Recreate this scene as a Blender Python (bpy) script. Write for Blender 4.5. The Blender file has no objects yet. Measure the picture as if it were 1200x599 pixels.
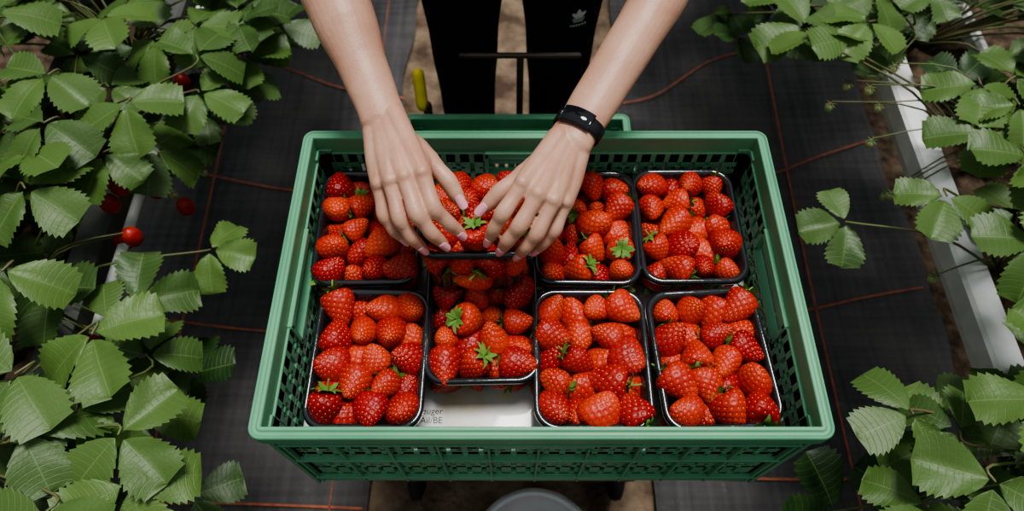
import bpy, math, random
import numpy as np
from mathutils import Vector, Matrix
random.seed(7); rng=np.random.default_rng(7)
S=bpy.context.scene
COL=S.collection

# ---------------------------------------------------------------- materials
def new_mat(name):
    m=bpy.data.materials.new(name); m.use_nodes=True
    nt=m.node_tree; b=nt.nodes['Principled BSDF']
    return m,nt,b
def mixc(nt,fac,a,b):
    n=nt.nodes.new('ShaderNodeMix'); n.data_type='RGBA'
    if hasattr(fac,'links'): nt.links.new(fac,n.inputs[0])
    else: n.inputs[0].default_value=fac
    for s,i in ((a,6),(b,7)):
        if hasattr(s,'links'): nt.links.new(s,n.inputs[i])
        else: n.inputs[i].default_value=(*s,1)
    return n.outputs[2]
def math_(nt,op,a,b=None,c=None):
    n=nt.nodes.new('ShaderNodeMath'); n.operation=op
    for i,s in enumerate((a,b,c)):
        if s is None: continue
        if hasattr(s,'links'): nt.links.new(s,n.inputs[i])
        else: n.inputs[i].default_value=s
    return n.outputs[0]
def noise(nt,scale,detail=3,coord='Object',rough=.5,vec=None):
    n=nt.nodes.new('ShaderNodeTexNoise'); n.inputs['Scale'].default_value=scale; n.inputs['Detail'].default_value=detail
    n.inputs['Roughness'].default_value=rough
    if vec is None:
        tc=nt.nodes.new('ShaderNodeTexCoord'); vec=tc.outputs[coord]
    nt.links.new(vec,n.inputs['Vector'])
    return n.outputs['Fac']
def ramp(nt,fac,lo,hi):
    n=nt.nodes.new('ShaderNodeMapRange'); nt.links.new(fac,n.inputs[0])
    n.inputs[1].default_value=lo; n.inputs[2].default_value=hi
    return n.outputs[0]
def bump(nt,b,h,strength=.3,dist=.001):
    n=nt.nodes.new('ShaderNodeBump'); n.inputs['Strength'].default_value=strength; n.inputs['Distance'].default_value=dist
    nt.links.new(h,n.inputs['Height']); nt.links.new(n.outputs[0],b.inputs['Normal'])
def simple(name,col,rough=.5,col2=None,scale=20,bmp=0,spec=.5,metal=0,coat=0,bscale=None,bdist=.001):
    m,nt,b=new_mat(name)
    b.inputs['Roughness'].default_value=rough; b.inputs['Metallic'].default_value=metal
    b.inputs['Specular IOR Level'].default_value=spec; b.inputs['Coat Weight'].default_value=coat
    f=ramp(nt,noise(nt,scale),.35,.65)
    nt.links.new(mixc(nt,f,col,col2 or tuple(c*.8 for c in col)),b.inputs['Base Color'])
    if bmp: bump(nt,b,noise(nt,bscale or scale*8),bmp,bdist)
    return m

M_crate=simple('green_plastic',(.135,.385,.215),.45,(.10,.32,.175),9,.15)
M_punnet,nt,b=new_mat('black_clear_plastic')
b.inputs['Base Color'].default_value=(.014,.015,.018,1); b.inputs['Roughness'].default_value=.10; b.inputs['Coat Weight'].default_value=.7
bump(nt,b,noise(nt,60),.4,.001)
M_trouser=simple('black_cotton',(.005,.005,.007),.85,(.010,.010,.012),8,.4,.2,bscale=40,bdist=.004)
M_shirt=simple('tshirt_cotton',(.02,.02,.024),.9,(.03,.03,.035),8,.3,.2)
M_white=simple('white_print',(.75,.75,.75),.6)
M_band=simple('band_rubber',(.008,.008,.01),.35,(.012,.012,.014),10)
M_screen=simple('band_glass',(.01,.01,.012),.06,(.012,.012,.016),10)
M_nail=simple('nail_polish',(.80,.38,.44),.22,(.82,.43,.48),30,coat=.6)
M_metal=simple('dark_steel',(.07,.06,.055),.45,(.13,.10,.08),30,.2,metal=.6)
M_post=simple('galvanised_post',(.16,.17,.17),.6,(.10,.10,.10),30)
M_yellow=simple('yellow_plastic',(.75,.62,.03),.4)
M_rubber=simple('wheel_rubber',(.02,.02,.02),.8)
M_gutter=simple('white_gutter',(.86,.88,.88),.4,(.66,.67,.65),14,.1)
M_gutdark=simple('grey_trough',(.10,.11,.10),.6,(.06,.065,.055),14,.1)
M_soil=simple('soil',(.04,.027,.018),.95,(.13,.09,.06),28,1.0,.2,bscale=45,bdist=.02)
M_wood=simple('dirt_path',(.09,.06,.042),.95,(.26,.19,.13),13,1.0,.2,bscale=60,bdist=.012)
M_thread=simple('orange_thread',(.52,.14,.06),.7,(.32,.085,.04),40)
M_shoe=simple('shoe',(.5,.5,.5),.6)
M_hair=simple('brown_hair',(.07,.035,.018),.5,(.13,.07,.035),60)
M_bucket,nt,b=new_mat('bucket_plastic')
b.inputs['Base Color'].default_value=(.75,.77,.78,1); b.inputs['Roughness'].default_value=.2; b.inputs['Transmission Weight'].default_value=.4
M_stem=simple('stem_green',(.11,.17,.05),.5,(.15,.12,.06),15)
M_sepal=simple('sepal_green',(.12,.27,.045),.55,(.24,.36,.09),60)
M_unripe=simple('unripe_berry',(.38,.48,.18),.4,(.5,.5,.25),60)
M_petal=simple('white_petal',(.8,.8,.76),.6)
M_pollen=simple('yellow_centre',(.7,.5,.05),.6)
M_seed=simple('berry_seed',(.80,.50,.14),.5,(.66,.26,.06),80,spec=.2)
M_dullberry=simple('vine_berry',(.35,.012,.01),.45,(.45,.03,.015),60)

# skin
M_skin,nt,b=new_mat('skin')
f1=ramp(nt,noise(nt,22,3),.35,.68); c=mixc(nt,f1,(.62,.37,.265),(.54,.285,.20))
fr2=ramp(nt,noise(nt,60,2),.55,.75); c=mixc(nt,math_(nt,'MULTIPLY',fr2,.4),c,(.62,.26,.20))
nt.links.new(c,b.inputs['Base Color'])
b.inputs['Roughness'].default_value=.45; b.inputs['Subsurface Weight'].default_value=.12
b.inputs['Subsurface Scale'].default_value=.004; b.inputs['Subsurface Radius'].default_value=(1,.35,.2)
n1=noise(nt,420,3); n2=noise(nt,110,4)
bump(nt,b,math_(nt,'ADD',n1,math_(nt,'MULTIPLY',n2,1.5)),.38,.0007)

# berry
M_berry,nt,b=new_mat('ripe_strawberry')
oi=nt.nodes.new('ShaderNodeObjectInfo')
f=ramp(nt,noise(nt,26,2),.3,.7)
dark=mixc(nt,f,(.23,.004,.008),(.38,.009,.012)); light=mixc(nt,f,(.52,.020,.012),(.66,.070,.025))
c=mixc(nt,oi.outputs['Random'],dark,light)
nt.links.new(c,b.inputs['Base Color'])
b.inputs['Roughness'].default_value=.42; b.inputs['Coat Weight'].default_value=.05; b.inputs['Coat Roughness'].default_value=.2
b.inputs['Specular IOR Level'].default_value=.38
b.inputs['Subsurface Weight'].default_value=.05; b.inputs['Subsurface Scale'].default_value=.003; b.inputs['Subsurface Radius'].default_value=(1,.15,.1)

# leaf
M_leaf,nt,b=new_mat('strawberry_leaf')
uv=nt.nodes.new('ShaderNodeUVMap'); uv.uv_map='UVMap'
sep=nt.nodes.new('ShaderNodeSeparateXYZ'); nt.links.new(uv.outputs[0],sep.inputs[0])
u=math_(nt,'ABSOLUTE',sep.outputs[0])
rib=math_(nt,'LESS_THAN',u,.03)
lat=math_(nt,'POWER',math_(nt,'MULTIPLY_ADD',math_(nt,'COSINE',math_(nt,'MULTIPLY',sep.outputs[1],math.pi*18)),.5,.5),40)
vein=math_(nt,'MAXIMUM',rib,math_(nt,'MULTIPLY',lat,.5))
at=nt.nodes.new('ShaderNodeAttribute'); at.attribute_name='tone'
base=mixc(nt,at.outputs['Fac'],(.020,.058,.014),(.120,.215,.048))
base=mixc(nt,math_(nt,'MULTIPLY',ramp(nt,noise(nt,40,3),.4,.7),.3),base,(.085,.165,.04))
c=mixc(nt,math_(nt,'MULTIPLY',vein,.38),base,(.22,.33,.12))
geo=nt.nodes.new('ShaderNodeNewGeometry')
c=mixc(nt,math_(nt,'MULTIPLY',geo.outputs['Backfacing'],.6),c,(.20,.29,.15))
nt.links.new(c,b.inputs['Base Color']); b.inputs['Roughness'].default_value=.44; b.inputs['Specular IOR Level'].default_value=.45
bump(nt,b,math_(nt,'ADD',noise(nt,260,2),math_(nt,'MULTIPLY',vein,-1.0)),.35,.001)
tr=nt.nodes.new('ShaderNodeBsdfTranslucent'); nt.links.new(c,tr.inputs[0])
mx=nt.nodes.new('ShaderNodeMixShader'); mx.inputs[0].default_value=.22
nt.links.new(b.outputs[0],mx.inputs[1]); nt.links.new(tr.outputs[0],mx.inputs[2])
nt.links.new(mx.outputs[0],nt.nodes['Material Output'].inputs[0])

# woven ground fabric
M_fab,nt,b=new_mat('woven_ground_fabric')
tc=nt.nodes.new('ShaderNodeTexCoord'); sp=nt.nodes.new('ShaderNodeSeparateXYZ'); nt.links.new(tc.outputs['Object'],sp.inputs[0])
wx=math_(nt,'SINE',math_(nt,'MULTIPLY',sp.outputs[0],1100)); wy=math_(nt,'SINE',math_(nt,'MULTIPLY',sp.outputs[1],700))
weave=math_(nt,'MULTIPLY_ADD',math_(nt,'MULTIPLY',wx,wy),.5,.5)
mp=nt.nodes.new('ShaderNodeMapping'); mp.inputs['Scale'].default_value=(60,1.5,1); nt.links.new(tc.outputs['Object'],mp.inputs[0])
streak=noise(nt,1.0,4,vec=mp.outputs[0])
mp2=nt.nodes.new('ShaderNodeMapping'); mp2.inputs['Scale'].default_value=(2,70,1); nt.links.new(tc.outputs['Object'],mp2.inputs[0])
streak2=noise(nt,1.0,3,vec=mp2.outputs[0])
dust=ramp(nt,noise(nt,2.3,6,rough=.65),.42,.75)
c=mixc(nt,ramp(nt,math_(nt,'MULTIPLY_ADD',streak2,.4,math_(nt,'MULTIPLY',streak,.6)),.35,.65),(.024,.023,.025),(.080,.075,.079))
c=mixc(nt,math_(nt,'MULTIPLY',dust,.55),c,(.16,.145,.14))
spk=ramp(nt,noise(nt,55,4,rough=.7),.64,.72)
c=mixc(nt,math_(nt,'MULTIPLY',spk,.45),c,(.24,.21,.18))
nt.links.new(c,b.inputs['Base Color']); b.inputs['Roughness'].default_value=.5; b.inputs['Specular IOR Level'].default_value=.4
bump(nt,b,math_(nt,'ADD',math_(nt,'MULTIPLY',weave,.6),math_(nt,'MULTIPLY',noise(nt,5,3),8)),.6,.004)

# printed paper
M_paper,nt,b=new_mat('printed_cardboard')
f=ramp(nt,noise(nt,9,4),.5,.72); f2=ramp(nt,noise(nt,22,3),.58,.7)
c=mixc(nt,f,(.66,.67,.68),(.52,.43,.30)); c=mixc(nt,math_(nt,'MULTIPLY',f2,.7),c,(.75,.62,.25))
nt.links.new(c,b.inputs['Base Color']); b.inputs['Roughness'].default_value=.25; b.inputs['Coat Weight'].default_value=.5

# ---------------------------------------------------------------- mesh helpers
def mk(name,V,F,mats,parent=None,smooth=True,midx=None):
    me=bpy.data.meshes.new(name); me.from_pydata([tuple(map(float,v)) for v in V],[],F)
    if not isinstance(mats,(list,tuple)): mats=[mats]
    for m in mats: me.materials.append(m)
    if midx is not None: me.polygons.foreach_set('material_index',midx)
    me.polygons.foreach_set('use_smooth',[smooth]*len(me.polygons)); me.update()
    o=bpy.data.objects.new(name,me); COL.objects.link(o)
    if parent: o.parent=parent
    return o
def empty(name,loc=(0,0,0),parent=None):
    o=bpy.data.objects.new(name,None); o.location=loc; o.empty_display_size=.05; COL.objects.link(o)
    if parent: o.parent=parent
    return o
class G:
    def __init__(s): s.V=[];s.F=[];s.M=[]
    def add(s,V,F,m=0):
        o=len(s.V); s.V+= [tuple(v) for v in V]; s.F+=[tuple(i+o for i in f) for f in F]; s.M+=[m]*len(F)
    def box(s,c,h,m=0,R=None):
        V=[]
        for dz in(-1,1):
            for dx,dy in((-1,-1),(1,-1),(1,1),(-1,1)):
                v=Vector((dx*h[0],dy*h[1],dz*h[2]))
                if R is not None: v=R@v
                V.append((c[0]+v.x,c[1]+v.y,c[2]+v.z))
        s.add(V,[(3,2,1,0),(4,5,6,7),(0,1,5,4),(1,2,6,5),(2,3,7,6),(3,0,4,7)],m)
    def ring(s,c,hx,hy,r,prof,closed=True,n=6,m=0):
        base=[]
        for q in range(4):
            sx,sy=((1,1),(-1,1),(-1,-1),(1,-1))[q]
            for k in range(n+1):
                a=math.pi/2*(q+k/n)
                base.append((sx*(hx-r),sy*(hy-r),math.cos(a),math.sin(a)))
        V=[];nb=len(base)
        for (o,z) in prof:
            for (bx,by,cx,cy) in base:
                rr=max(r+o,0.0005)
                V.append((c[0]+bx+cx*rr,c[1]+by+cy*rr,c[2]+z))
        F=[];P=len(prof)
        for i in range(P if closed else P-1):
            j=(i+1)%P
            for k in range(nb):
                l=(k+1)%nb
                F.append((i*nb+k,i*nb+l,j*nb+l,j*nb+k))
        s.add(V,F,m)
        return nb
    def tube(s,pts,rw,rh=None,up=(0,0,1),n=16,sub=5,m=0,cap=True):
        P=[np.array(p,float) for p in pts]; rw=[float(x) for x in (rw if hasattr(rw,'__len__') else [rw]*len(P))]
        rh=rw if rh is None else [float(x) for x in rh]
        Q=[];A=[];B=[]
        L=len(P)
        for i in range(L-1):
            p0=P[max(i-1,0)];p1=P[i];p2=P[i+1];p3=P[min(i+2,L-1)]
            for k in range(sub):
                t=k/sub
                Q.append(.5*((2*p1)+(-p0+p2)*t+(2*p0-5*p1+4*p2-p3)*t*t+(-p0+3*p1-3*p2+p3)*t**3))
                h=t*t*(3-2*t); A.append(rw[i]*(1-h)+rw[i+1]*h); B.append(rh[i]*(1-h)+rh[i+1]*h)
        Q.append(P[-1]);A.append(rw[-1]);B.append(rh[-1])
        T=[]
        for i in range(len(Q)):
            d=Q[min(i+1,len(Q)-1)]-Q[max(i-1,0)]; T.append(d/(np.linalg.norm(d)+1e-12))
        u=np.array(up,float); u=u-T[0]*u.dot(T[0])
        if np.linalg.norm(u)<.05: u=np.array((0,1,.01)); u=u-T[0]*u.dot(T[0])
        u/=np.linalg.norm(u)
        rings=[]
        def ringat(c,t,u,a,b_):
            w=np.cross(t,u)
            return [c+w*math.cos(2*math.pi*k/n)*a+u*math.sin(2*math.pi*k/n)*b_ for k in range(n)]
        U=[]
        for i in range(len(Q)):
            u=u-T[i]*u.dot(T[i]); u/=np.linalg.norm(u); U.append(u)
        if cap:
            for a in (80,60,35):
                a=math.radians(a); r=min(A[0],B[0]); rings.append(ringat(Q[0]-T[0]*r*math.sin(a),T[0],U[0],A[0]*math.cos(a),B[0]*math.cos(a)))
        for i in range(len(Q)): rings.append(ringat(Q[i],T[i],U[i],A[i],B[i]))
        if cap:
            for a in (35,60,80):
                a=math.radians(a); r=min(A[-1],B[-1]); rings.append(ringat(Q[-1]+T[-1]*r*math.sin(a),T[-1],U[-1],A[-1]*math.cos(a),B[-1]*math.cos(a)))
        V=[v for r in rings for v in r]; F=[]
        for i in range(len(rings)-1):
            for k in range(n):
                l=(k+1)%n; F.append((i*n+k,i*n+l,(i+1)*n+l,(i+1)*n+k))
        F.append(tuple(range(n-1,-1,-1))); F.append(tuple(range((len(rings)-1)*n,len(rings)*n)))
        s.add(V,F,m)
    def ell(s,c,r,n=16,m_=12,R=None,m=0):
        V=[];F=[]
        for i in range(m_+1):
            th=math.pi*i/m_
            for k in range(n):
                a=2*math.pi*k/n
                v=Vector((r[0]*math.sin(th)*math.cos(a),r[1]*math.sin(th)*math.sin(a),r[2]*math.cos(th)))
                if R is not None: v=R@v
                V.append((c[0]+v.x,c[1]+v.y,c[2]+v.z))
        for i in range(m_):
            for k in range(n):
                l=(k+1)%n; F.append((i*n+k,(i+1)*n+k,(i+1)*n+l,i*n+l))
        s.add(V,F,m)
def bevel(o,w=.001,seg=1):
    b=o.modifiers.new('Bevel','BEVEL'); b.width=w; b.segments=seg; b.limit_method='ANGLE'; b.angle_limit=math.radians(40)
def voxel(o,size,it=6,fac=.5):
    r=o.modifiers.new('Remesh','REMESH'); r.mode='VOXEL'; r.voxel_size=size; r.use_smooth_shade=True
    s=o.modifiers.new('Smooth','SMOOTH'); s.iterations=it; s.factor=fac

# ---------------------------------------------------------------- ground
g=G(); g.add([(-4,-2,-.006),(4,-2,-.006),(4,6,-.006),(-4,6,-.006)],[(0,1,2,3)])
mk('ground',g.V,g.F,M_soil,smooth=False)
nx,ny=10,60
V=[];F=[]
for j in range(ny+1):
    for i in range(nx+1):
        x=-.36+.72*i/nx; y=-1.5+7*j/ny
        V.append((x,y,-.003+.002*math.sin(x*40+y*13)*math.sin(y*21)))
for j in range(ny):
    for i in range(nx): a=j*(nx+1)+i; F.append((a,a+1,a+nx+2,a+nx+1))
mk('dirt_path',V,F,M_wood)
def fabric(x0,x1,seed):
    nx,ny=50,160; V=[];F=[]
    for j in range(ny+1):
        for i in range(nx+1):
            x=x0+(x1-x0)*i/nx; y=-1.2+5.5*j/ny
            z=.012+.0035*math.sin(x*17+seed+1.2*math.sin(y*5))+.003*math.sin(y*11+seed*2+x*6)+.002*math.sin(y*31+x*23)
            wob=(.012*math.sin(y*7+seed)+.006*math.sin(y*19+seed)) if (i==0 or i==nx) else 0
            V.append((x+wob,y,z))
    for j in range(ny):
        for i in range(nx): a=j*(nx+1)+i; F.append((a,a+1,a+nx+2,a+nx+1))
    return mk('ground_fabric',V,F,M_fab)
fl=fabric(-1.35,-.325,0.5); fr=fabric(.325,1.085,2.1)
def thread(parent,name,pts,w=.0048):
    V=[];F=[];Q=[]
    P=[np.array(p,float) for p in pts]
    for i in range(len(P)-1):
        p0=P[max(i-1,0)];p1=P[i];p2=P[i+1];p3=P[min(i+2,len(P)-1)]
        for k in range(12):
            t=k/12; Q.append(.5*((2*p1)+(-p0+p2)*t+(2*p0-5*p1+4*p2-p3)*t*t+(-p0+3*p1-3*p2+p3)*t**3))
    Q.append(P[-1])
    for i,q in enumerate(Q):
        d=Q[min(i+1,len(Q)-1)]-Q[max(i-1,0)]; d/=np.linalg.norm(d); nn=np.array((-d[1],d[0]))
        a=q+nn*w/2; c=q-nn*w/2
        V+= [(a[0],a[1],.0215),(c[0],c[1],.0215)]
    for i in range(len(Q)-1): F.append((2*i,2*i+1,2*i+3,2*i+2))
    mk(name,V,F,M_thread,parent)
thread(fl,'thread_1',[(-.82,-.6),(-.825,.26),(-.845,1.0),(-.877,1.78),(-.9,3)])
thread(fl,'thread_2',[(-1.34,.30),(-.9,.262),(-.6,.255),(-.33,.245)])
thread(fl,'thread_3',[(-1.34,.76),(-.898,.702),(-.629,.669),(-.33,.66)])
thread(fl,'thread_4',[(-1.34,1.23),(-.928,1.163),(-.633,1.099),(-.33,1.07)])
thread(fl,'thread_5',[(-1.34,1.72),(-.90,1.64),(-.7,1.56),(-.535,1.486),(-.33,1.44)])
thread(fl,'thread_6',[(-1.34,2.2),(-.9,2.12),(-.33,1.95)])
thread(fl,'thread_7',[(-.40,-.6),(-.405,.5),(-.415,1.5),(-.42,3)],.002)
thread(fr,'thread_1',[(.765,-.6),(.772,.26),(.785,1.0),(.82,1.9),(.84,3)])
thread(fr,'thread_2',[(.34,.32),(.584,.308),(.867,.31),(1.07,.315)])
thread(fr,'thread_3',[(.34,.70),(.55,.705),(.75,.726),(.9,.76),(1.043,.787),(1.07,.79)])
thread(fr,'thread_4',[(.34,1.07),(.55,1.10),(.74,1.152),(.9,1.22),(1.056,1.277)])
thread(fr,'thread_5',[(.34,1.42),(.452,1.46),(.62,1.59),(.75,1.64),(.889,1.656),(1.07,1.69)])
thread(fr,'thread_6',[(.34,1.95),(.7,2.05),(1.07,2.12)])

# ---------------------------------------------------------------- growing gutters
def gutter(x_in,sgn,mat):
    P=empty('growing_gutter',(0,0,0))
    prof=[(0,.60),(0,.635),(.006,.64),(.045,.64),(.05,.632),(.055,.54),(.19,.54),(.20,.632),(.205,.64),(.214,.64),(.22,.635),(.22,.60),(.215,.60),(.212,.628),(.212,.628),(.205,.525),(.045,.525),(.038,.628),(.008,.628),(.004,.60)]
    V=[];F=[];n=len(prof)
    for y in (-1.2,3.6):
        for (o,z) in prof: V.append((x_in+sgn*o,y,z))
    for i in range(n):
        j=(i+1)%n; F.append((i,j,n+j,n+i) if sgn<0 else (j,i,n+i,n+j))
    mk('trough',V,F,mat,P,False)
    V=[];F=[];ny=120
    for j in range(ny+1):
        y=-1.2+4.8*j/ny
        for i in range(9):
            V.append((x_in+sgn*(.053+.147*i/8),y,.612+.010*math.sin(y*37+i)+random.uniform(-.005,.005)))
    for j in range(ny):
        for i in range(8): a=j*9+i; F.append((a,a+1,a+10,a+9))
    mk('substrate',V,F,M_soil,P)
    g=G()
    for y in (-.9,.1,1.9,2.9):
        g.box((x_in+sgn*.125,y,.262),(.010,.010,.262)); g.box((x_in+sgn*.125,y,.512),(.075,.01,.010))
    mk('support_legs',g.V,g.F,M_post,P,False)
    if sgn<0:
        g=G(); g.tube([(x_in+.035,-1.2,.635),(x_in+.035,1.2,.635),(x_in+.035,3.6,.635)],.0085,n=12)
        for y in np.arange(-.9,3.4,.6): g.box((x_in+.012,y,.632),(.022,.004,.004))
        mk('irrigation_pipe',g.V,g.F,M_gutter,P)
gutter(-.675,-1,M_gutdark); gutter(.72,1,M_gutter)

# ---------------------------------------------------------------- crates
def crate(name,cx,cy,zt,hx,hy,H):
    g=G()
    rim=[(-.016,-.003),(-.013,0),(-.009,0),(-.008,-.002),(-.004,-.002),(-.003,0),(-.001,0),(0,-.002),(0,-.020),(-.003,-.021),(-.004,-.013),(-.011,-.013),(-.012,-.040),(-.016,-.040)]
    g.ring((cx,cy,zt),hx,hy,.014,rim)
    for z in (.052,.125,H-.03):
        g.ring((cx,cy,zt-z),hx,hy,.014,[(-.016,.003),(-.005,.003),(-.005,-.003),(-.016,-.003)])
    g.ring((cx,cy,zt-H),hx,hy,.014,[(-.018,.012),(-.008,.012),(-.008,0),(-.018,0)])
    pitch=.0185
    for side in range(4):
        along=0 if side in(0,2) else 1
        Lh=(hx if along==0 else hy)-.02
        off=(hy if along==0 else hx)-.0135
        sg=-1 if side in(0,3) else 1
        def B(u,v,hu,hv,t=.0025,o=0):
            if along==0: g.box((cx+u,cy+sg*(off+o),zt-v),(hu,t,hv))
            else: g.box((cx+sg*(off+o),cy+u,zt-v),(t,hu,hv))
        k=int(2*Lh/pitch)
        for i in range(k+1):
            u=-Lh+2*Lh*i/k
            inh=abs(u)<.062
            top=.075 if inh else .03
            B(u,(top+H-.004)/2,.0066,(H-.004-top)/2)
            if i%3==0: B(u,(top+H-.004)/2,.0015,(H-.004-top)/2,.003,.005)
        for v,hv in ((.038,.010),(.079,.007),(.106,.006),(.15,.006),(.178,.004),(H-.02,.018)):
            if v<.05:
                hl=(Lh-.062)/2
                B(-.062-hl,v,hl,hv); B(.062+hl,v,hl,hv)
            else: B(0,v,Lh,hv)
        for i in range(0,k):
            u0=-Lh+2*Lh*i/k; u1=-Lh+2*Lh*(i+1)/k
            if i%2==0:
                B((u0+u1)/2,.092,(u1-u0)/2,.0025); B((u0+u1)/2,.165,(u1-u0)/2,.0022)
            elif abs(u0)>.07: B((u0+u1)/2,.060,(u1-u0)/2,.0025)
        B(0,.031,.066,.005,.005); B(0,.073,.066,.004,.005)
        B(-.064,.052,.003,.024,.005); B(.064,.052,.003,.024,.005)
        B(-Lh-.002,H/2+.01,.014,H/2-.012); B(Lh+.002,H/2+.01,.014,H/2-.012)
    g.box((cx,cy,zt-H+.004),(hx-.016,hy-.016,.003))
    o=mk(name,g.V,g.F,M_crate,None,False); bevel(o,.0008)
    return o
crate('plastic_crate',.030,.373,.912,.300,.200,.25)
crate('plastic_crate',.0085,.520,.6615,.2025,.300,.22)

g=G(); g.box((.030,.373,(.672+.797)/2),(.279,.179,(.797-.672)/2))
liner=mk('cardboard_liner',g.V,g.F,M_paper,None,False); bevel(liner,.002)
cu=bpy.data.curves.new('printed_text','FONT'); cu.body="Erzeuger\nBonn Ail/BE"; cu.size=.011; cu.align_x='RIGHT'; cu.extrude=.0001
t=bpy.data.objects.new('printed_text',cu); COL.objects.link(t); t.parent=liner; t.location=(-.083,.232,.7972)
tm=simple('ink',(.03,.03,.03),.5); cu.materials.append(tm)

# ---------------------------------------------------------------- trolley
tr=empty('harvest_trolley')
g=G()
g.box((.0085,.52,.42),(.20,.29,.0205)); 
for x in(-.17,.187):
    g.box((x,.34,.22),(.012,.012,.19)); g.box((x,.72,.22),(.012,.012,.19)); g.box((x,.53,.11),(.012,.22,.012))
    g.tube([(x,.81,.42),(x,.9,.47),(x,.93,.56)],.009,n=10)
g.tube([(.014,.845,.40),(.014,.85,.55),(.014,.85,.77)],.006,n=10)
g.tube([(-.085,.85,.772),(.112,.85,.772)],.0050,n=10)
g.box((.014,.83,.41),(.02,.03,.012))
mk('frame',g.V,g.F,M_metal,tr,False)
g=G()
for x in(-.17,.187):
    g.tube([(x-.01 if x<0 else x,.93,.56),(x-.015 if x<0 else x+.004,.965,.61)],.012,n=12)
mk('grips',g.V,g.F,M_yellow,tr)
def wheel(c):
    g=G(); V=[];F=[];n=28;prof=[(.045,-.012),(.075,-.014),(.088,-.009),(.09,0),(.088,.009),(.075,.014),(.045,.012)]
    for k in range(n):
        a=2*math.pi*k/n
        for r,w in prof: V.append((c[0]+w,c[1]+r*math.cos(a),c[2]+r*math.sin(a)))
    p=len(prof)
    for k in range(n):
        l=(k+1)%n
        for i in range(p): j=(i+1)%p; F.append((k*p+i,k*p+j,l*p+j,l*p+i))
    g.add(V,F); g.tube([(c[0]-.02,c[1],c[2]),(c[0]+.02,c[1],c[2])],.04,n=14); return g
for i,(x,y) in enumerate(((-.205,.34),(-.205,.72),(.222,.34),(.222,.72))):
    w=wheel((x,y,.092)); mk('wheel_%d'%i,w.V,w.F,M_rubber,tr)

# bucket
g=G()
def circ_ring(c,prof,n=48):
    V=[];F=[];p=len(prof)
    for k in range(n):
        a=2*math.pi*k/n
        for r,z in prof: V.append((c[0]+r*math.cos(a),c[1]+r*math.sin(a),c[2]+z))
    for k in range(n):
        l=(k+1)%n
        for i in range(p-1): F.append((k*p+i,l*p+i,l*p+i+1,k*p+i+1))
    g.add(V,F)
BX,BY=.04,.122
circ_ring((BX,BY,0),[(.001,.004),(.088,.004),(.105,.30),(.110,.302),(.117,.296),(.117,.28),(.1155,.28),(.1155,.295),(.110,.2975),(.1035,.298),(.1025,.294),(.0865,.007),(.001,.007)])
bk=mk('harvest_bucket',g.V,g.F,M_bucket)
g=G(); g.tube([(BX-.118,BY,.285),(BX-.10,BY-.075,.29),(BX-.03,BY-.115,.292),(BX+.03,BY-.115,.292),(BX+.10,BY-.075,.29),(BX+.118,BY,.285)],.0025,n=8)
mk('handle',g.V,g.F,M_metal,bk)
g=G()
for i in range(18):
    a=random.uniform(0,6.28); r=random.uniform(0,.05); g.ell((BX+r*math.cos(a),BY+r*math.sin(a),.028+random.uniform(0,.02)),(.02,.02,.016),12,8)
mk('discarded_berries',g.V,g.F,M_dullberry,bk)

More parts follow.
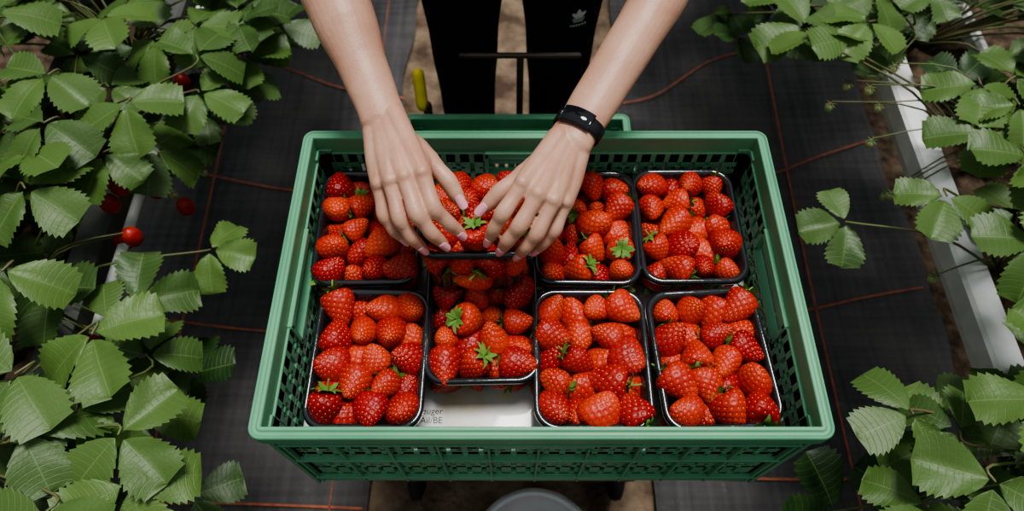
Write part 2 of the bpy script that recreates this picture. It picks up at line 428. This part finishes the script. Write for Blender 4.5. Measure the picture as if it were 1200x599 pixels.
# ---------------------------------------------------------------- strawberries
def berry_mesh(i,R,L,con,flat,calyx=True):
    n,m=76,58; rg=np.random.default_rng(i)
    ph=rg.uniform(0,6.28,3); am=rg.uniform(.02,.07,3)
    def pos(th,a):
        w=np.sin(th)**.86*(1+con*np.cos(th))/(1+con*.32)
        lob=1+am[0]*np.cos(2*a+ph[0])+am[1]*np.cos(3*a+ph[1])*.7
        x=R*w*np.cos(a)*lob+.0015*np.sin(th*2+ph[2]); y=R*w*np.sin(a)*lob*flat
        z=L*.5*np.cos(th)-L*.10*np.exp(-(th/.45)**2)
        return np.stack([x,y,z],-1)
    S_=[]
    K=125
    for k in range(K):
        c=1-2*(k+.5)/K; th=math.acos(c*.985); a=k*2.39996
        if th<.5: continue
        S_.append((th,a))
    Sp=np.array([pos(np.array(t),np.array(a)) for t,a in S_])
    th=np.linspace(0.02,math.pi-.02,m+1); A=np.linspace(0,2*math.pi,n,endpoint=False)
    TH,AA=np.meshgrid(th,A,indexing='ij'); Pn=pos(TH,AA).reshape(-1,3)
    d=np.linalg.norm(Pn[:,None]-Sp[None],axis=2).min(1)
    nrm=Pn/np.array([R*R,R*R,L*L*.3]); nrm/=np.linalg.norm(nrm,axis=1)[:,None]
    Pn=Pn-nrm*(.0015*np.exp(-(d/.0016)**2))[:,None]
    g=G(); F=[]
    for r in range(m):
        for k in range(n): l=(k+1)%n; F.append((r*n+k,(r+1)*n+k,(r+1)*n+l,r*n+l))
    F.append(tuple(range(n))); F.append(tuple(range(m*n+n-1,m*n-1,-1)))
    g.add(Pn,F,0)
    for (t,a),p in zip(S_,Sp):
        nn=p/np.array([R*R,R*R,L*L*.3]); nn/=np.linalg.norm(nn)
        dn=np.array((0,0,-1.))-nn*(-nn[2]); dn/=np.linalg.norm(dn)+1e-9; sd=np.cross(nn,dn)
        c=p-nn*.0013
        g.add([c+dn*.0011,c+sd*.0007,c-dn*.0011,c-sd*.0007,c+nn*.0009],[(0,1,4),(1,2,4),(2,3,4),(3,0,4)],1)
    if calyx:
        zt=L*.5-L*.10
        ns=rg.integers(8,11)
        for k in range(ns):
            a=2*math.pi*k/ns+rg.uniform(-.2,.2); ln=rg.uniform(.012,.020); wd=.0038; lift=rg.uniform(-.002,.006)
            ca,sa=math.cos(a),math.sin(a)
            def q(r,w,z): return (r*ca-w*sa,r*sa+w*ca,z)
            g.add([q(.001,-.001,zt+.001),q(.001,.001,zt+.001),q(ln*.45,wd,zt+.004+lift*.2),q(ln*.45,-wd,zt+.004+lift*.2),q(ln*.8,wd*.5,zt+.003+lift),q(ln*.8,-wd*.5,zt+.003+lift),q(ln,0,zt+lift*1.6)],
                  [(0,1,2,3),(3,2,4,5),(5,4,6)],2)
        g.tube([(0,0,zt),(.001,0,zt+.008),(.003,.001,zt+.014)],.0011,n=6,sub=2,m=2)
    me=bpy.data.meshes.new('strawberry_mesh'); me.from_pydata([tuple(map(float,v)) for v in g.V],[],g.F)
    for mm in (M_berry,M_seed,M_sepal): me.materials.append(mm)
    me.polygons.foreach_set('material_index',g.M); me.polygons.foreach_set('use_smooth',[True]*len(me.polygons)); me.update()
    return me
BM=[berry_mesh(1,.0208,.043,.42,.92),berry_mesh(2,.0195,.047,.50,.95),berry_mesh(3,.0228,.040,.32,.84),berry_mesh(4,.0180,.041,.46,1.0),berry_mesh(5,.0240,.045,.38,.78),berry_mesh(6,.0170,.033,.30,.95),berry_mesh(7,.0202,.041,.52,.90)]

# ---------------------------------------------------------------- punnets
def punnet_mesh():
    hx,hy=.0675,.086; n=14
    def loop(ox,z,ribs=0):
        r=.026+ox*.6
        HX=hx+ox;HY=hy+ox
        seg=[]
        for q in range(4):
            sx,sy=((1,1),(-1,1),(-1,-1),(1,-1))[q]
            for k in range(n+1):
                a=math.pi/2*(q+k/n); seg.append((sx*(HX-r)+r*math.cos(a),sy*(HY-r)+r*math.sin(a)))
            e=((-1,1),(-1,-1),(1,-1),(1,1))[q]
            a=math.pi/2*(q+1); p0=(sx*(HX-r)+r*math.cos(a),sy*(HY-r)+r*math.sin(a)); p1=(e[0]*(HX-r)+r*math.cos(a),e[1]*(HY-r)+r*math.sin(a))
            for k in range(1,28):
                t=k/28; w=ribs*.5*(1-math.cos(2*math.pi*t*7))
                seg.append((p0[0]*(1-t)+p1[0]*t-math.cos(a)*w,p0[1]*(1-t)+p1[1]*t-math.sin(a)*w))
        return [(x,y,z) for x,y in seg]
    prof=[(-.001,.058,0),(0,.060,0),(-.0005,.0655,0),(-.003,.067,0),(-.0065,.0660,0),(-.0085,.062,0),(-.0095,.058,.0015),(-.0115,.040,.0028),(-.0135,.012,.0028),(-.018,.003,.001),(-.024,.001,0),
          (-.05,.001,0)]
    L=[loop(*p) for p in prof]; V=[v for l in L for v in l]; nb=len(L[0]); F=[]
    for i in range(len(L)-1):
        for k in range(nb): l=(k+1)%nb; F.append((i*nb+k,i*nb+l,(i+1)*nb+l,(i+1)*nb+k))
    F.append(tuple(range((len(L)-1)*nb,len(L)*nb)))
    me=bpy.data.meshes.new('punnet'); me.from_pydata(V,[],F); me.materials.append(M_punnet)
    me.polygons.foreach_set('use_smooth',[True]*len(me.polygons)); me.update(); return me
PM=punnet_mesh()
def dirrot(d,spin):
    d=Vector(d).normalized(); q=Vector((0,0,-1)).rotation_difference(d)
    return q.to_matrix().to_4x4()@Matrix.Rotation(spin,4,'Z')
def punnet(x,y,z,rz=0,rx=0,seed=0,scale=1.0,green=.15,lift=0):
    o=bpy.data.objects.new('strawberry_punnet',PM); COL.objects.link(o)
    sm=o.modifiers.new('Solidify','SOLIDIFY'); sm.thickness=.0006
    o.matrix_world=Matrix.Translation((x,y,z))@Matrix.Rotation(rx,4,'X')@Matrix.Rotation(rz,4,'Z')
    rg=np.random.default_rng(seed+50)
    pts=[];lay=[]
    for j in range(5):
        for i in range(4):
            pts.append([(-1.5+i+(.25 if j%2 else -.25))*.029+rg.normal(0,.0045),(-2+j)*.0315+rg.normal(0,.0045),.049+rg.uniform(-.005,.006)]);lay.append(1)
    for j in range(4):
        for i in range(3): pts.append([(-1+i)*.031,(-1.5+j)*.034,.023]);lay.append(0)
    if lift:
        for j in range(4):
            for i in range(3): pts.append([(-1+i)*.030+rg.normal(0,.003),-.050+j*.030,.070]);lay.append(2)
    P=np.array(pts); lay=np.array(lay)
    Rr=.0182*scale
    for it in range(60):
        for a in range(len(P)):
            for c in range(a+1,len(P)):
                d=P[a]-P[c]; l=np.linalg.norm(d)
                if l<2*Rr and l>1e-6:
                    p=d/l*(2*Rr-l)*.3; P[a]+=p; P[c]-=p
        P[:,0]=np.clip(P[:,0],-.043,.043); P[:,1]=np.clip(P[:,1],-.062,.062)
        P[lay==1,2]=np.clip(P[lay==1,2],.043,.060); P[lay==0,2]=np.clip(P[lay==0,2],.020,.024)
        P[lay==2,2]=np.clip(P[lay==2,2],.066,.078)
    for i,p in enumerate(P):
        az=rg.uniform(0,6.28); el=rg.uniform(-.05,1.15) if rg.random()>green else rg.uniform(-.7,-.1)
        d=(math.cos(az)*math.cos(el)*.9,math.sin(az)*math.cos(el)*.9-.3,math.sin(el))
        b=bpy.data.objects.new('strawberry_%02d'%(i+1),BM[rg.integers(0,7)]); COL.objects.link(b); b.parent=o
        s=scale*rg.uniform(.86,1.14)
        b.matrix_local=Matrix.Translation(p)@dirrot(d,rg.uniform(0,6.28))@Matrix.Diagonal((s,s,s,1))
    return o
zf=.7975
punnet(-.183,.459,zf,.02,0,1,1.0,.15)
punnet(.094,.459,zf,-.02,0,2,1.0,.15)
punnet(.226,.461,zf,.01,0,3,1.0,.12)
punnet(-.165,.281,zf,-.01,0,4,1.05,.10)
punnet(-.036,.334,zf,.02,0,5,1.0,.3)
punnet(.0915,.281,zf,0,0,6,1.05,.2)
punnet(.231,.281,zf,.06,0,7,1.05,.15)
# the punnet being filled: tilted, its near edge lifted on the next punnet
pf=punnet(-.043,.4165,.8535,0.02,-math.radians(25),8,1.0,.2,lift=1)
# the berry between the fingertips
hb=bpy.data.objects.new('held_strawberry',BM[4]); COL.objects.link(hb); hb.parent=pf
hb.matrix_local=pf.matrix_world.inverted()@(Matrix.Translation((-.0375,.379,.967))@dirrot((.1,-.25,-.8),1.0)@Matrix.Diagonal((.85,.85,.85,1)))

# ---------------------------------------------------------------- the picker
W=empty('strawberry_picker')
def lerp(a,b,t): return tuple(a[i]*(1-t)+b[i]*t for i in range(3))
def arm(tag,shoulder,elbow,wrist,fingers,thumb,fore_r=.036,palmup=(0,0.15,1)):
    g=G()
    f=lambda t: lerp(elbow,wrist,t)
    g.tube([shoulder,lerp(shoulder,elbow,.5),elbow],[.047,.043,.034],n=24)
    g.tube([elbow,f(.2),f(.45),f(.75),f(.93),wrist],[fore_r*.90,fore_r*1.04,fore_r*.95,.0275,.0250,.0258],[fore_r*.88,fore_r,fore_r*.86,.0215,.018,.0172],up=palmup,n=28)
    mc=[fg[0] for fg in fingers]
    wr=np.array(wrist)
    side=np.array(mc[0])-np.array(mc[3]); side/=np.linalg.norm(side)
    tt=(np.array(wrist)-np.array(elbow)); tt/=np.linalg.norm(tt)
    g.ell(tuple(wr-side*.016-tt*.014+np.array((0,0,.009))),(.009,.009,.008),14,10)
    for i,c in enumerate(mc):
        base=wr+side*(.0130-.0087*i)
        mid=np.array(lerp(tuple(base),c,.5))+np.array((0,0,-.001))
        g.tube([tuple(base),tuple(mid),c],[.0132,.0128,(.0104,.0106,.0100,.0092)[i]],[.0145,.0130,(.0104,.0108,.0100,.0093)[i]],n=16)
        g.ell((c[0],c[1],c[2]+.0042),(.0078,.0085,.0082),14,10)
        g.tube([tuple(mid+np.array((0,0,.0116))),(c[0],c[1],c[2]+.0086)],[.0022,.0030],n=8)
        if i<3:
            c2=mc[i+1]; mm=lerp(c,c2,.5)
            g.tube([tuple(wr),lerp(tuple(wr),mm,.55),lerp(tuple(wr),mm,.94)],[.014,.0122,.0082],n=12)
    g.tube([tuple(wr+(0,0,-.006)),lerp(tuple(wr+np.array((0,0,-.010))),lerp(mc[1],mc[2],.5),.6)],[.016,.015],n=14)
    rs=[(.0096,.0083,.0091,.0076,.0079,.0071,.0056),(.0096,.0085,.0093,.0078,.0081,.0072,.0057),(.0091,.0080,.0088,.0073,.0076,.0067,.0054),(.0082,.0070,.0077,.0064,.0066,.0058,.0047)]
    for i,fg in enumerate(fingers):
        j0,j1,j2,j3=fg
        g.tube([j0,lerp(j0,j1,.5),j1,lerp(j1,j2,.5),j2,lerp(j2,j3,.5),j3],rs[i],n=16,sub=4)
    c0,c1,c2,c3=thumb
    g.tube([c0,lerp(c0,c1,.5),c1],[.0155,.0150,.0110],n=16)
    g.tube([c1,lerp(c1,c2,.5),c2,lerp(c2,c3,.5),c3],[.0112,.0094,.0102,.0092,.0066],n=16)
    g.tube([lerp(c0,c1,.6),lerp(lerp(c0,c1,.7),mc[0],.6),mc[0]],[.012,.0102,.009],n=12)
    o=mk('arm_'+tag,g.V,g.F,M_skin,W); voxel(o,.0015,5,.5)
    gn=G()
    def nail(jd,jt,w,l,ref,rb,re):
        t=np.array(jt)-np.array(jd); t/=np.linalg.norm(t)
        d=np.array(ref,float); d=d-t*d.dot(t); d/=np.linalg.norm(d); s=np.cross(t,d)
        V=[];F=[];nu,nv=10,12
        for b_ in range(nv+1):
            v=b_/nv
            hw=w*(1-abs(2*v-1)**4*(.45 if v<.5 else .62))
            for a_ in range(nu+1):
                u_=(2*a_/nu-1)
                x=hw*u_; hgt=rb+(re-rb)*v-.0030*(u_**2)*(hw/w)**2+.0003*math.sin(v*math.pi)
                V.append(np.array(jt)+t*(-.0070+v*l)+s*x+d*hgt)
        for b_ in range(nv):
            for a_ in range(nu): k=b_*(nu+1)+a_; F.append((k,k+1,k+nu+2,k+nu+1))
        gn.add(V,F)
    for i,fg in enumerate(fingers):
        a=np.array(fg[2])-(np.array(fg[0])+np.array(fg[3]))/2
        a=a/np.linalg.norm(a)*.6+np.array((0,-.5,.65))
        nail(fg[2],fg[3],(.0045,.0046,.0043,.0037)[i],(.0150,.0150,.0145,.013)[i],a,(.0072,.0073,.0068,.0060)[i],(.0053,.0054,.0051,.0045)[i])
    nail(c2,c3,.0054,.0165,(0,-.35,1),.0085,.0064)
    no=mk('nails_'+tag,gn.V,gn.F,M_nail,W); sm=no.modifiers.new('S','SOLIDIFY'); sm.thickness=.0008; sm.offset=0
    return o
elR=(-.232,.705,1.095); wrR=(-.1406,.4945,1.025)
arm('right',(-.175,.88,1.33),elR,wrR,[
 [(-.092,.414,1.033),(-.080,.382,1.019),(-.065,.374,1.001),(-.0535,.372,.984)],
 [(-.110,.4105,1.031),(-.097,.375,1.019),(-.083,.363,1.000),(-.072,.361,.982)],
 [(-.1256,.4095,1.025),(-.116,.375,1.010),(-.105,.363,.991),(-.095,.361,.973)],
 [(-.140,.4126,1.014),(-.135,.386,.999),(-.126,.376,.984),(-.116,.373,.969)]],
 [(-.122,.474,1.016),(-.090,.449,1.013),(-.069,.427,1.003),(-.0555,.409,.990)],.038)
elL=(.200,.700,1.060); wrL=(.062,.468,1.017)
arm('left',(.172,.88,1.33),elL,wrL,[
 [(.0105,.402,1.031),(-.009,.376,1.019),(-.0185,.368,1.001),(-.0245,.3665,.981)],
 [(.026,.3907,1.029),(.008,.364,1.014),(-.004,.357,.996),(-.011,.358,.976)],
 [(.042,.388,1.021),(.026,.361,1.004),(.014,.354,.986),(.007,.356,.967)],
 [(.0555,.3937,1.009),(.045,.371,.993),(.034,.364,.978),(.026,.364,.962)]],
 [(.044,.452,1.008),(.014,.431,1.012),(-.012,.413,1.003),(-.0310,.4000,.989)],.031)

def band():
    e=np.array(elL);w=np.array(wrL); t=(w-e)/np.linalg.norm(w-e); c=w-t*.022
    u=np.array((0,.15,1.)); u-=t*u.dot(t); u/=np.linalg.norm(u); s=np.cross(t,u)
    V=[];F=[];n=48;prof=[(-.0085,.0006),(-.0075,.0024),(.0075,.0024),(.0085,.0006)]
    for k in range(n):
        a=2*math.pi*k/n
        for (q,o) in prof: V.append(c+t*q+s*math.cos(a)*(.0262+o)+u*math.sin(a)*(.0192+o))
    for k in range(n):
        l=(k+1)%n
        for i in range(4): j=(i+1)%4; F.append((k*4+i,k*4+j,l*4+j,l*4+i))
    b=mk('fitness_band',V,F,M_band,W)
    g=G()
    V=[];F=[];nu=12
    for i in range(nu+1):
        a=math.pi/2+(-.62+1.24*i/nu)
        for q in (-.0105,-.009,.009,.0105):
            o=.0052 if abs(q)<.01 else .0035
            V.append(c+t*q+s*math.cos(a)*(.0262+o)+u*math.sin(a)*(.0192+o))
        for q in (.0105,-.0105): V.append(c+t*q+s*math.cos(a)*.026+u*math.sin(a)*.019)
    for i in range(nu):
        for k in range(6): l=(k+1)%6; F.append((i*6+k,i*6+l,(i+1)*6+l,(i+1)*6+k))
    F.append(tuple(range(6))); F.append(tuple(range(nu*6+5,nu*6-1,-1)))
    g.add(V,F)
    mk('band_display',g.V,g.F,M_screen,W)
band()
# trousers
g=G()
for s in(-1,1):
    g.tube([(s*.088,1.04,.93),(s*.092,1.035,.80),(s*.094,1.025,.65),(s*.094,1.015,.50),(s*.095,1.03,.36),(s*.098,1.06,.22),(s*.10,1.08,.10)],[.088,.080,.067,.058,.056,.048,.042],n=28)
g.tube([(-.05,1.05,.95),(.05,1.05,.95)],[.115,.115],[.105,.105],up=(0,0,1),n=24)
g.tube([(0,1.05,.93),(0,1.03,1.03)],[.15,.135],[.10,.095],up=(0,1,0),n=28)
tro=mk('trousers',g.V,g.F,M_trouser,W); voxel(tro,.006,6,.5)
g=G()
g.tube([(0,1.04,.98),(0,.99,1.12),(0,.92,1.26),(0,.885,1.34)],[.142,.138,.165,.13],[.095,.095,.10,.07],up=(0,1,0),n=32)
g.tube([(0,.885,1.34),(0,.86,1.40)],[.07,.055],n=20)
for s in(-1,1):
    g.tube([(s*.10,.885,1.345),(s*.17,.88,1.33),lerp((s*.172,.88,1.33),(elR if s<0 else elL),.45)],[.06,.056,.053],n=20)
sh=mk('tshirt',g.V,g.F,M_shirt,W); voxel(sh,.006,6,.5)
g=G()
g.tube([(0,.865,1.38),(0,.845,1.47)],[.052,.05],n=20)
Rh=Matrix.Rotation(math.radians(30),3,'X')
hc=Vector((0,.82,1.56))
g.ell(hc,(.075,.095,.112),28,20,Rh)
g.ell(hc+Rh@Vector((0,-.035,-.065)),(.045,.05,.05),20,14,Rh)
g.tube([tuple(hc+Rh@Vector((0,-.092,.01))),tuple(hc+Rh@Vector((0,-.108,-.022)))],[.008,.012],n=12)
for s in(-1,1): g.ell(hc+Rh@Vector((s*.076,.005,-.01)),(.008,.018,.028),12,10,Rh)
hd=mk('head',g.V,g.F,M_skin,W); voxel(hd,.004,4,.5)
g=G()
for s in(-1,1): g.ell(hc+Rh@Vector((s*.031,-.083,.005)),(.013,.010,.009),14,10,Rh)
mk('eyes',g.V,g.F,M_white,W)
g=G(); g.ell(hc+Rh@Vector((0,-.094,-.062)),(.024,.008,.007),14,10,Rh)
mk('lips',g.V,g.F,M_nail,W)
g=G(); g.ell(hc+Rh@Vector((0,.018,.022)),(.085,.098,.112),28,20,Rh); g.ell(hc+Rh@Vector((0,.13,.03)),(.035,.035,.04),18,12,Rh)
mk('hair',g.V,g.F,M_hair,W)
for s in(-1,1):
    g=G(); g.tube([(s*.10,1.10,.045),(s*.105,1.03,.042),(s*.11,.93,.032)],[.038,.042,.036],[.045,.036,.022],up=(0,0,1),n=20)
    g.box((s*.105,1.015,.014),(.04,.13,.012))
    o=mk('shoe_'+('right' if s<0 else 'left'),g.V,g.F,M_shoe,W); voxel(o,.005,3,.5)
g=G()
c=Vector((.118,.94,.757))
def petal(ang,l,w):
    V=[];F=[];n=14
    for k in range(n):
        a=2*math.pi*k/n; x=math.cos(a)*w*(1-.3*math.sin(a)); z=l*.5+math.sin(a)*l*.5
        X=x*math.cos(ang)-z*math.sin(ang); Z=x*math.sin(ang)+z*math.cos(ang)
        V.append((c.x+X,c.y,c.z+Z))
    F.append(tuple(range(n))); g.add(V,F)
petal(0,.018,.0048); petal(.85,.016,.0043); petal(-.85,.016,.0043)
for k in range(3): g.box((c.x,c.y,c.z-.003-.0035*k),(.011-.001*k,.0001,.001))
for k in range(6): g.box((c.x-.0125+k*.005,c.y,c.z-.018),(.0016,.0001,.0022))
lg=mk('logo_print',g.V,g.F,M_white,W,False)
sw=lg.modifiers.new('SW','SHRINKWRAP'); sw.target=tro; sw.wrap_method='PROJECT'; sw.use_project_y=True; sw.use_positive_direction=True; sw.use_negative_direction=True; sw.offset=.002; sw.wrap_mode='ABOVE_SURFACE'

# ---------------------------------------------------------------- strawberry plants
RW,CW=18,4
def leaflet(L,Wd,fold,droop,rg):
    V=[];UV=[]
    ph=rg.uniform(0,6.28); wv=rg.uniform(.0,.0035)
    for i in range(RW+1):
        t=i/RW
        w=Wd*(t**.62)*((1-t)**.36)*1.72
        if i==0: w=.0015
        for j in range(-CW,CW+1):
            u=j/CW; au=abs(u); ww=w
            yy=t*L*.90
            if au==1: ww=w*(1.06 if i%2==0 else .91)
            x=u*ww; yy+=au*au*ww*.25
            if au==1 and i%2==0: yy+=L*.022
            z=fold*abs(x)-droop*(t**2)*L-droop*.7*au*au*w+(.0008 if i%2 else -.0007)*min(au*2,1)+wv*math.sin(t*9+ph+u*2)*au
            V.append((x,yy,z)); UV.append((u,t))
    F=[];n=2*CW+1
    for i in range(RW):
        for j in range(n-1): a=i*n+j; F.append((a,a+1,a+n+1,a+n))
    return np.array(V),UV,F
class Plant:
    def __init__(s): s.V=[];s.UV=[];s.F=[];s.M=[];s.T=[]
    def add(s,V,F,UV=None,tone=.5,m=0):
        o=len(s.V); s.V+=[tuple(map(float,v)) for v in V]; s.UV+=UV if UV else [(0.5,.03)]*len(V); s.T+=[tone]*len(V)
        s.F+=[tuple(i+o for i in f) for f in F]; s.M+=[m]*len(F)
    def g(s,G_,m): s.add(G_.V,G_.F,None,.5,m)
def add_leaf(pl,pos,az,tilt,tiltaz,size,tone,rg,crown):
    base=np.array(pos)
    R=Matrix.Rotation(tilt,3,Vector((math.cos(tiltaz),math.sin(tiltaz),0)))@Matrix.Rotation(az-math.pi/2,3,'Z')
    R=np.array(R)
    for k,ang in enumerate((0,1.40+rg.uniform(-.2,.2),-1.40+rg.uniform(-.2,.2))):
        L=size*(1.0 if k==0 else .93)*rg.uniform(.90,1.08); Wd=L*rg.uniform(.43,.50)
        V,UV,F=leaflet(L,Wd,rg.uniform(.05,.42),rg.uniform(.04,.30),rg)
        V=V+np.array((0,.006 if k else .010,0))
        ca,sa=math.cos(ang),math.sin(ang); Rz=np.array([[ca,-sa,0],[sa,ca,0],[0,0,1]])
        tl=rg.uniform(-.30,.15); Rx=np.array([[1,0,0],[0,math.cos(tl),-math.sin(tl)],[0,math.sin(tl),math.cos(tl)]])
        V=(R@(Rz@(Rx@V.T))).T+base
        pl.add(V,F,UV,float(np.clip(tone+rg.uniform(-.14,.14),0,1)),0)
    back=R@np.array((0,-1,0))
    g=G(); cr=np.array(crown)
    mid=(cr+base)/2+np.array((0,0,.03))+back*.01
    g.tube([tuple(cr),tuple(mid),tuple(base+back*.02+np.array((0,0,-.01))),tuple(base)],[.0024,.002,.0018,.0016],n=6,sub=4); pl.g(g,1)
def make_side(sgn,xin,heroes,nfill,seed,fruits):
    rg=np.random.default_rng(seed)
    ys=np.arange(-.55,2.3,.26); crowns=[(sgn*(xin+.09+rg.uniform(-.02,.04)),y+rg.uniform(-.03,.03),.62) for y in ys]
    plants=[Plant() for _ in ys]
    placed=[]
    def nearest(p): return int(np.argmin([abs(p[1]-c[1]) for c in crowns]))
    for (x,y,z,az,sz) in heroes:
        i=nearest((x,y)); placed.append((x,y,z))
        add_leaf(plants[i],(x,y,z),math.radians(az),rg.uniform(-.25,.25),rg.uniform(0,6.28),sz,rg.uniform(.55,1.0),rg,crowns[i])
    cnt=0;tries=0
    while cnt<nfill and tries<40000:
        tries+=1
        x=rg.uniform(.45,1.22); y=rg.uniform(-.25,2.1); z=rg.uniform(.54,.82)+.08*min(1,max(0,(x-.5)/.3))
        D=1.6-z
        if sgn>0:
            if abs(x-.745*D)<.092 and .36*D<y<1.0*D: continue
            if x<.70*D and .28*D<y<.98*D: continue
        else:
            if abs(x-.66*D)<.075 and .52*D<y<.74*D and z>.62: continue
            if x<.60*D and .42*D<y<.84*D: continue
        x*=sgn
        if placed and ((np.array(placed)-(x,y,z))**2*(1,1,2)).sum(1).min()<.047**2: continue
        placed.append((x,y,z)); i=nearest((x,y))
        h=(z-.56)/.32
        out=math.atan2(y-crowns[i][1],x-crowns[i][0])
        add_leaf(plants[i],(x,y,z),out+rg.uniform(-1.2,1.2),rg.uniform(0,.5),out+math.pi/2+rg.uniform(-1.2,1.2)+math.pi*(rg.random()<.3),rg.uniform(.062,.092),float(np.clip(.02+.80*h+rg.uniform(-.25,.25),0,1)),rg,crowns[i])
        cnt+=1
    def fruit(i,p,red):
        cr=crowns[i]
        g=G(); g.tube([cr,((cr[0]+p[0])/2,(cr[1]+p[1])/2,max(.68,p[2]+.03)),(p[0],p[1],p[2]+.015)],[.0018,.0015,.0012],n=6,sub=4); plants[i].g(g,1)
        g=G()
        if red: g.ell(p,(.015,.015,.020),14,10); plants[i].g(g,3)
        else: g.ell(p,(.007,.007,.009),12,8); plants[i].g(g,2)
        g=G()
        for q in range(6):
            a=q*1.047; g.tube([(p[0],p[1],p[2]+(.017 if red else .008)),(p[0]+.010*math.cos(a),p[1]+.010*math.sin(a),p[2]+(.015 if red else .009))],[.002,.0006],n=5,sub=2)
        plants[i].g(g,1)
    for p,red in fruits: fruit(nearest(p),p,red)
    for i,cr in enumerate(crowns):
        for k in range(3):
            fruit(i,(sgn*(xin-.01-rg.uniform(0,.05)),cr[1]+rg.uniform(-.12,.12),rg.uniform(.56,.66)),sgn<0 and k<2)
    for pl in plants:
        me=bpy.data.meshes.new('strawberry_plant'); me.from_pydata(pl.V,[],pl.F)
        for m in (M_leaf,M_stem,M_unripe,M_dullberry,M_petal,M_pollen): me.materials.append(m)
        me.polygons.foreach_set('material_index',pl.M); me.polygons.foreach_set('use_smooth',[True]*len(me.polygons))
        uvl=me.uv_layers.new(name='UVMap'); vi=np.empty(len(me.loops),dtype=np.int32); me.loops.foreach_get('vertex_index',vi)
        uvl.data.foreach_set('uv',np.array(pl.UV,dtype=np.float32)[vi].ravel())
        a=me.attributes.new('tone','FLOAT','POINT'); a.data.foreach_set('value',np.array(pl.T,dtype=np.float32))
        me.update(); o=bpy.data.objects.new('strawberry_plant',me); COL.objects.link(o)
make_side(-1,.66,[
 (-.534,.335,.80,-60,.090),(-.470,.21,.79,-40,.082),(-.598,.72,.80,-75,.086),(-.72,.76,.82,-110,.085),(-.681,.546,.82,-30,.086),
 (-.463,.515,.70,-10,.068),(-.656,.41,.83,-90,.088),(-.515,.78,.76,-20,.08),(-.545,.91,.78,10,.084),(-.69,.91,.80,-60,.085),(-.48,.90,.72,20,.075),
 (-.597,.275,.82,-120,.09),(-.45,.155,.78,-60,.08),(-.521,.12,.80,-90,.084),(-.62,.64,.78,-100,.076),(-.56,.38,.74,40,.075),(-.50,.26,.72,0,.08)],360,3,
 [((-.60,.655,.66),1),((-.62,.62,.72),1),((-.64,.60,.70),1),((-.575,.66,.60),1),((-.60,.55,.68),1),((-.55,.72,.62),0)])
make_side(1,.72,[
 (.504,.91,.78,200,.080),(.60,.90,.80,230,.082),(.74,.76,.80,250,.084),(.50,.54,.74,190,.070),(.635,.56,.78,240,.070),(.70,.46,.82,250,.086),
 (.741,.60,.82,260,.084),(.492,.238,.78,200,.074),(.537,.15,.82,250,.090),(.478,.13,.78,215,.080),(.62,.235,.84,240,.088),(.70,.35,.82,270,.084),(.50,1.0,.76,180,.076),(.71,.66,.80,250,.080),(.63,.97,.80,210,.080),(.56,.22,.72,200,.08)],310,5,
 [((.60,.80,.74),0),((.58,.83,.72),0),((.62,.78,.72),0),((.55,.80,.70),0),((.60,.72,.70),0),((.64,.83,.76),0)])

# ---------------------------------------------------------------- light, world, camera
w=bpy.data.worlds.new('World'); S.world=w; w.use_nodes=True; nt=w.node_tree; bg=nt.nodes['Background']
tc=nt.nodes.new('ShaderNodeTexCoord'); sp=nt.nodes.new('ShaderNodeSeparateXYZ'); nt.links.new(tc.outputs['Generated'],sp.inputs[0])
mr=nt.nodes.new('ShaderNodeMapRange'); nt.links.new(sp.outputs[2],mr.inputs[0]); mr.inputs[1].default_value=0; mr.inputs[2].default_value=.95
nt.links.new(mixc(nt,mr.outputs[0],(.12,.14,.13),(.92,.97,1.0)),bg.inputs[0]); bg.inputs[1].default_value=.56
ld=bpy.data.lights.new('sun','SUN'); ld.energy=3.0; ld.angle=math.radians(18); ld.color=(1,.98,.95)
lo=bpy.data.objects.new('sun',ld); COL.objects.link(lo)
lo.rotation_euler=Vector((.12,.20,1)).to_track_quat('Z','Y').to_euler(); lo.location=(.5,.3,3)
cd=bpy.data.cameras.new('camera'); cam=bpy.data.objects.new('camera',cd); COL.objects.link(cam)
cam.location=(0,0,1.6); cam.rotation_euler=(math.radians(29.3),0,0); cd.sensor_width=36; cd.lens=23.82
cd.clip_start=.02; cd.dof.use_dof=True; cd.dof.focus_distance=.78; cd.dof.aperture_fstop=4.5
S.camera=cam
try: S.view_settings.look='AgX - Medium High Contrast'
except Exception as e: print(e)
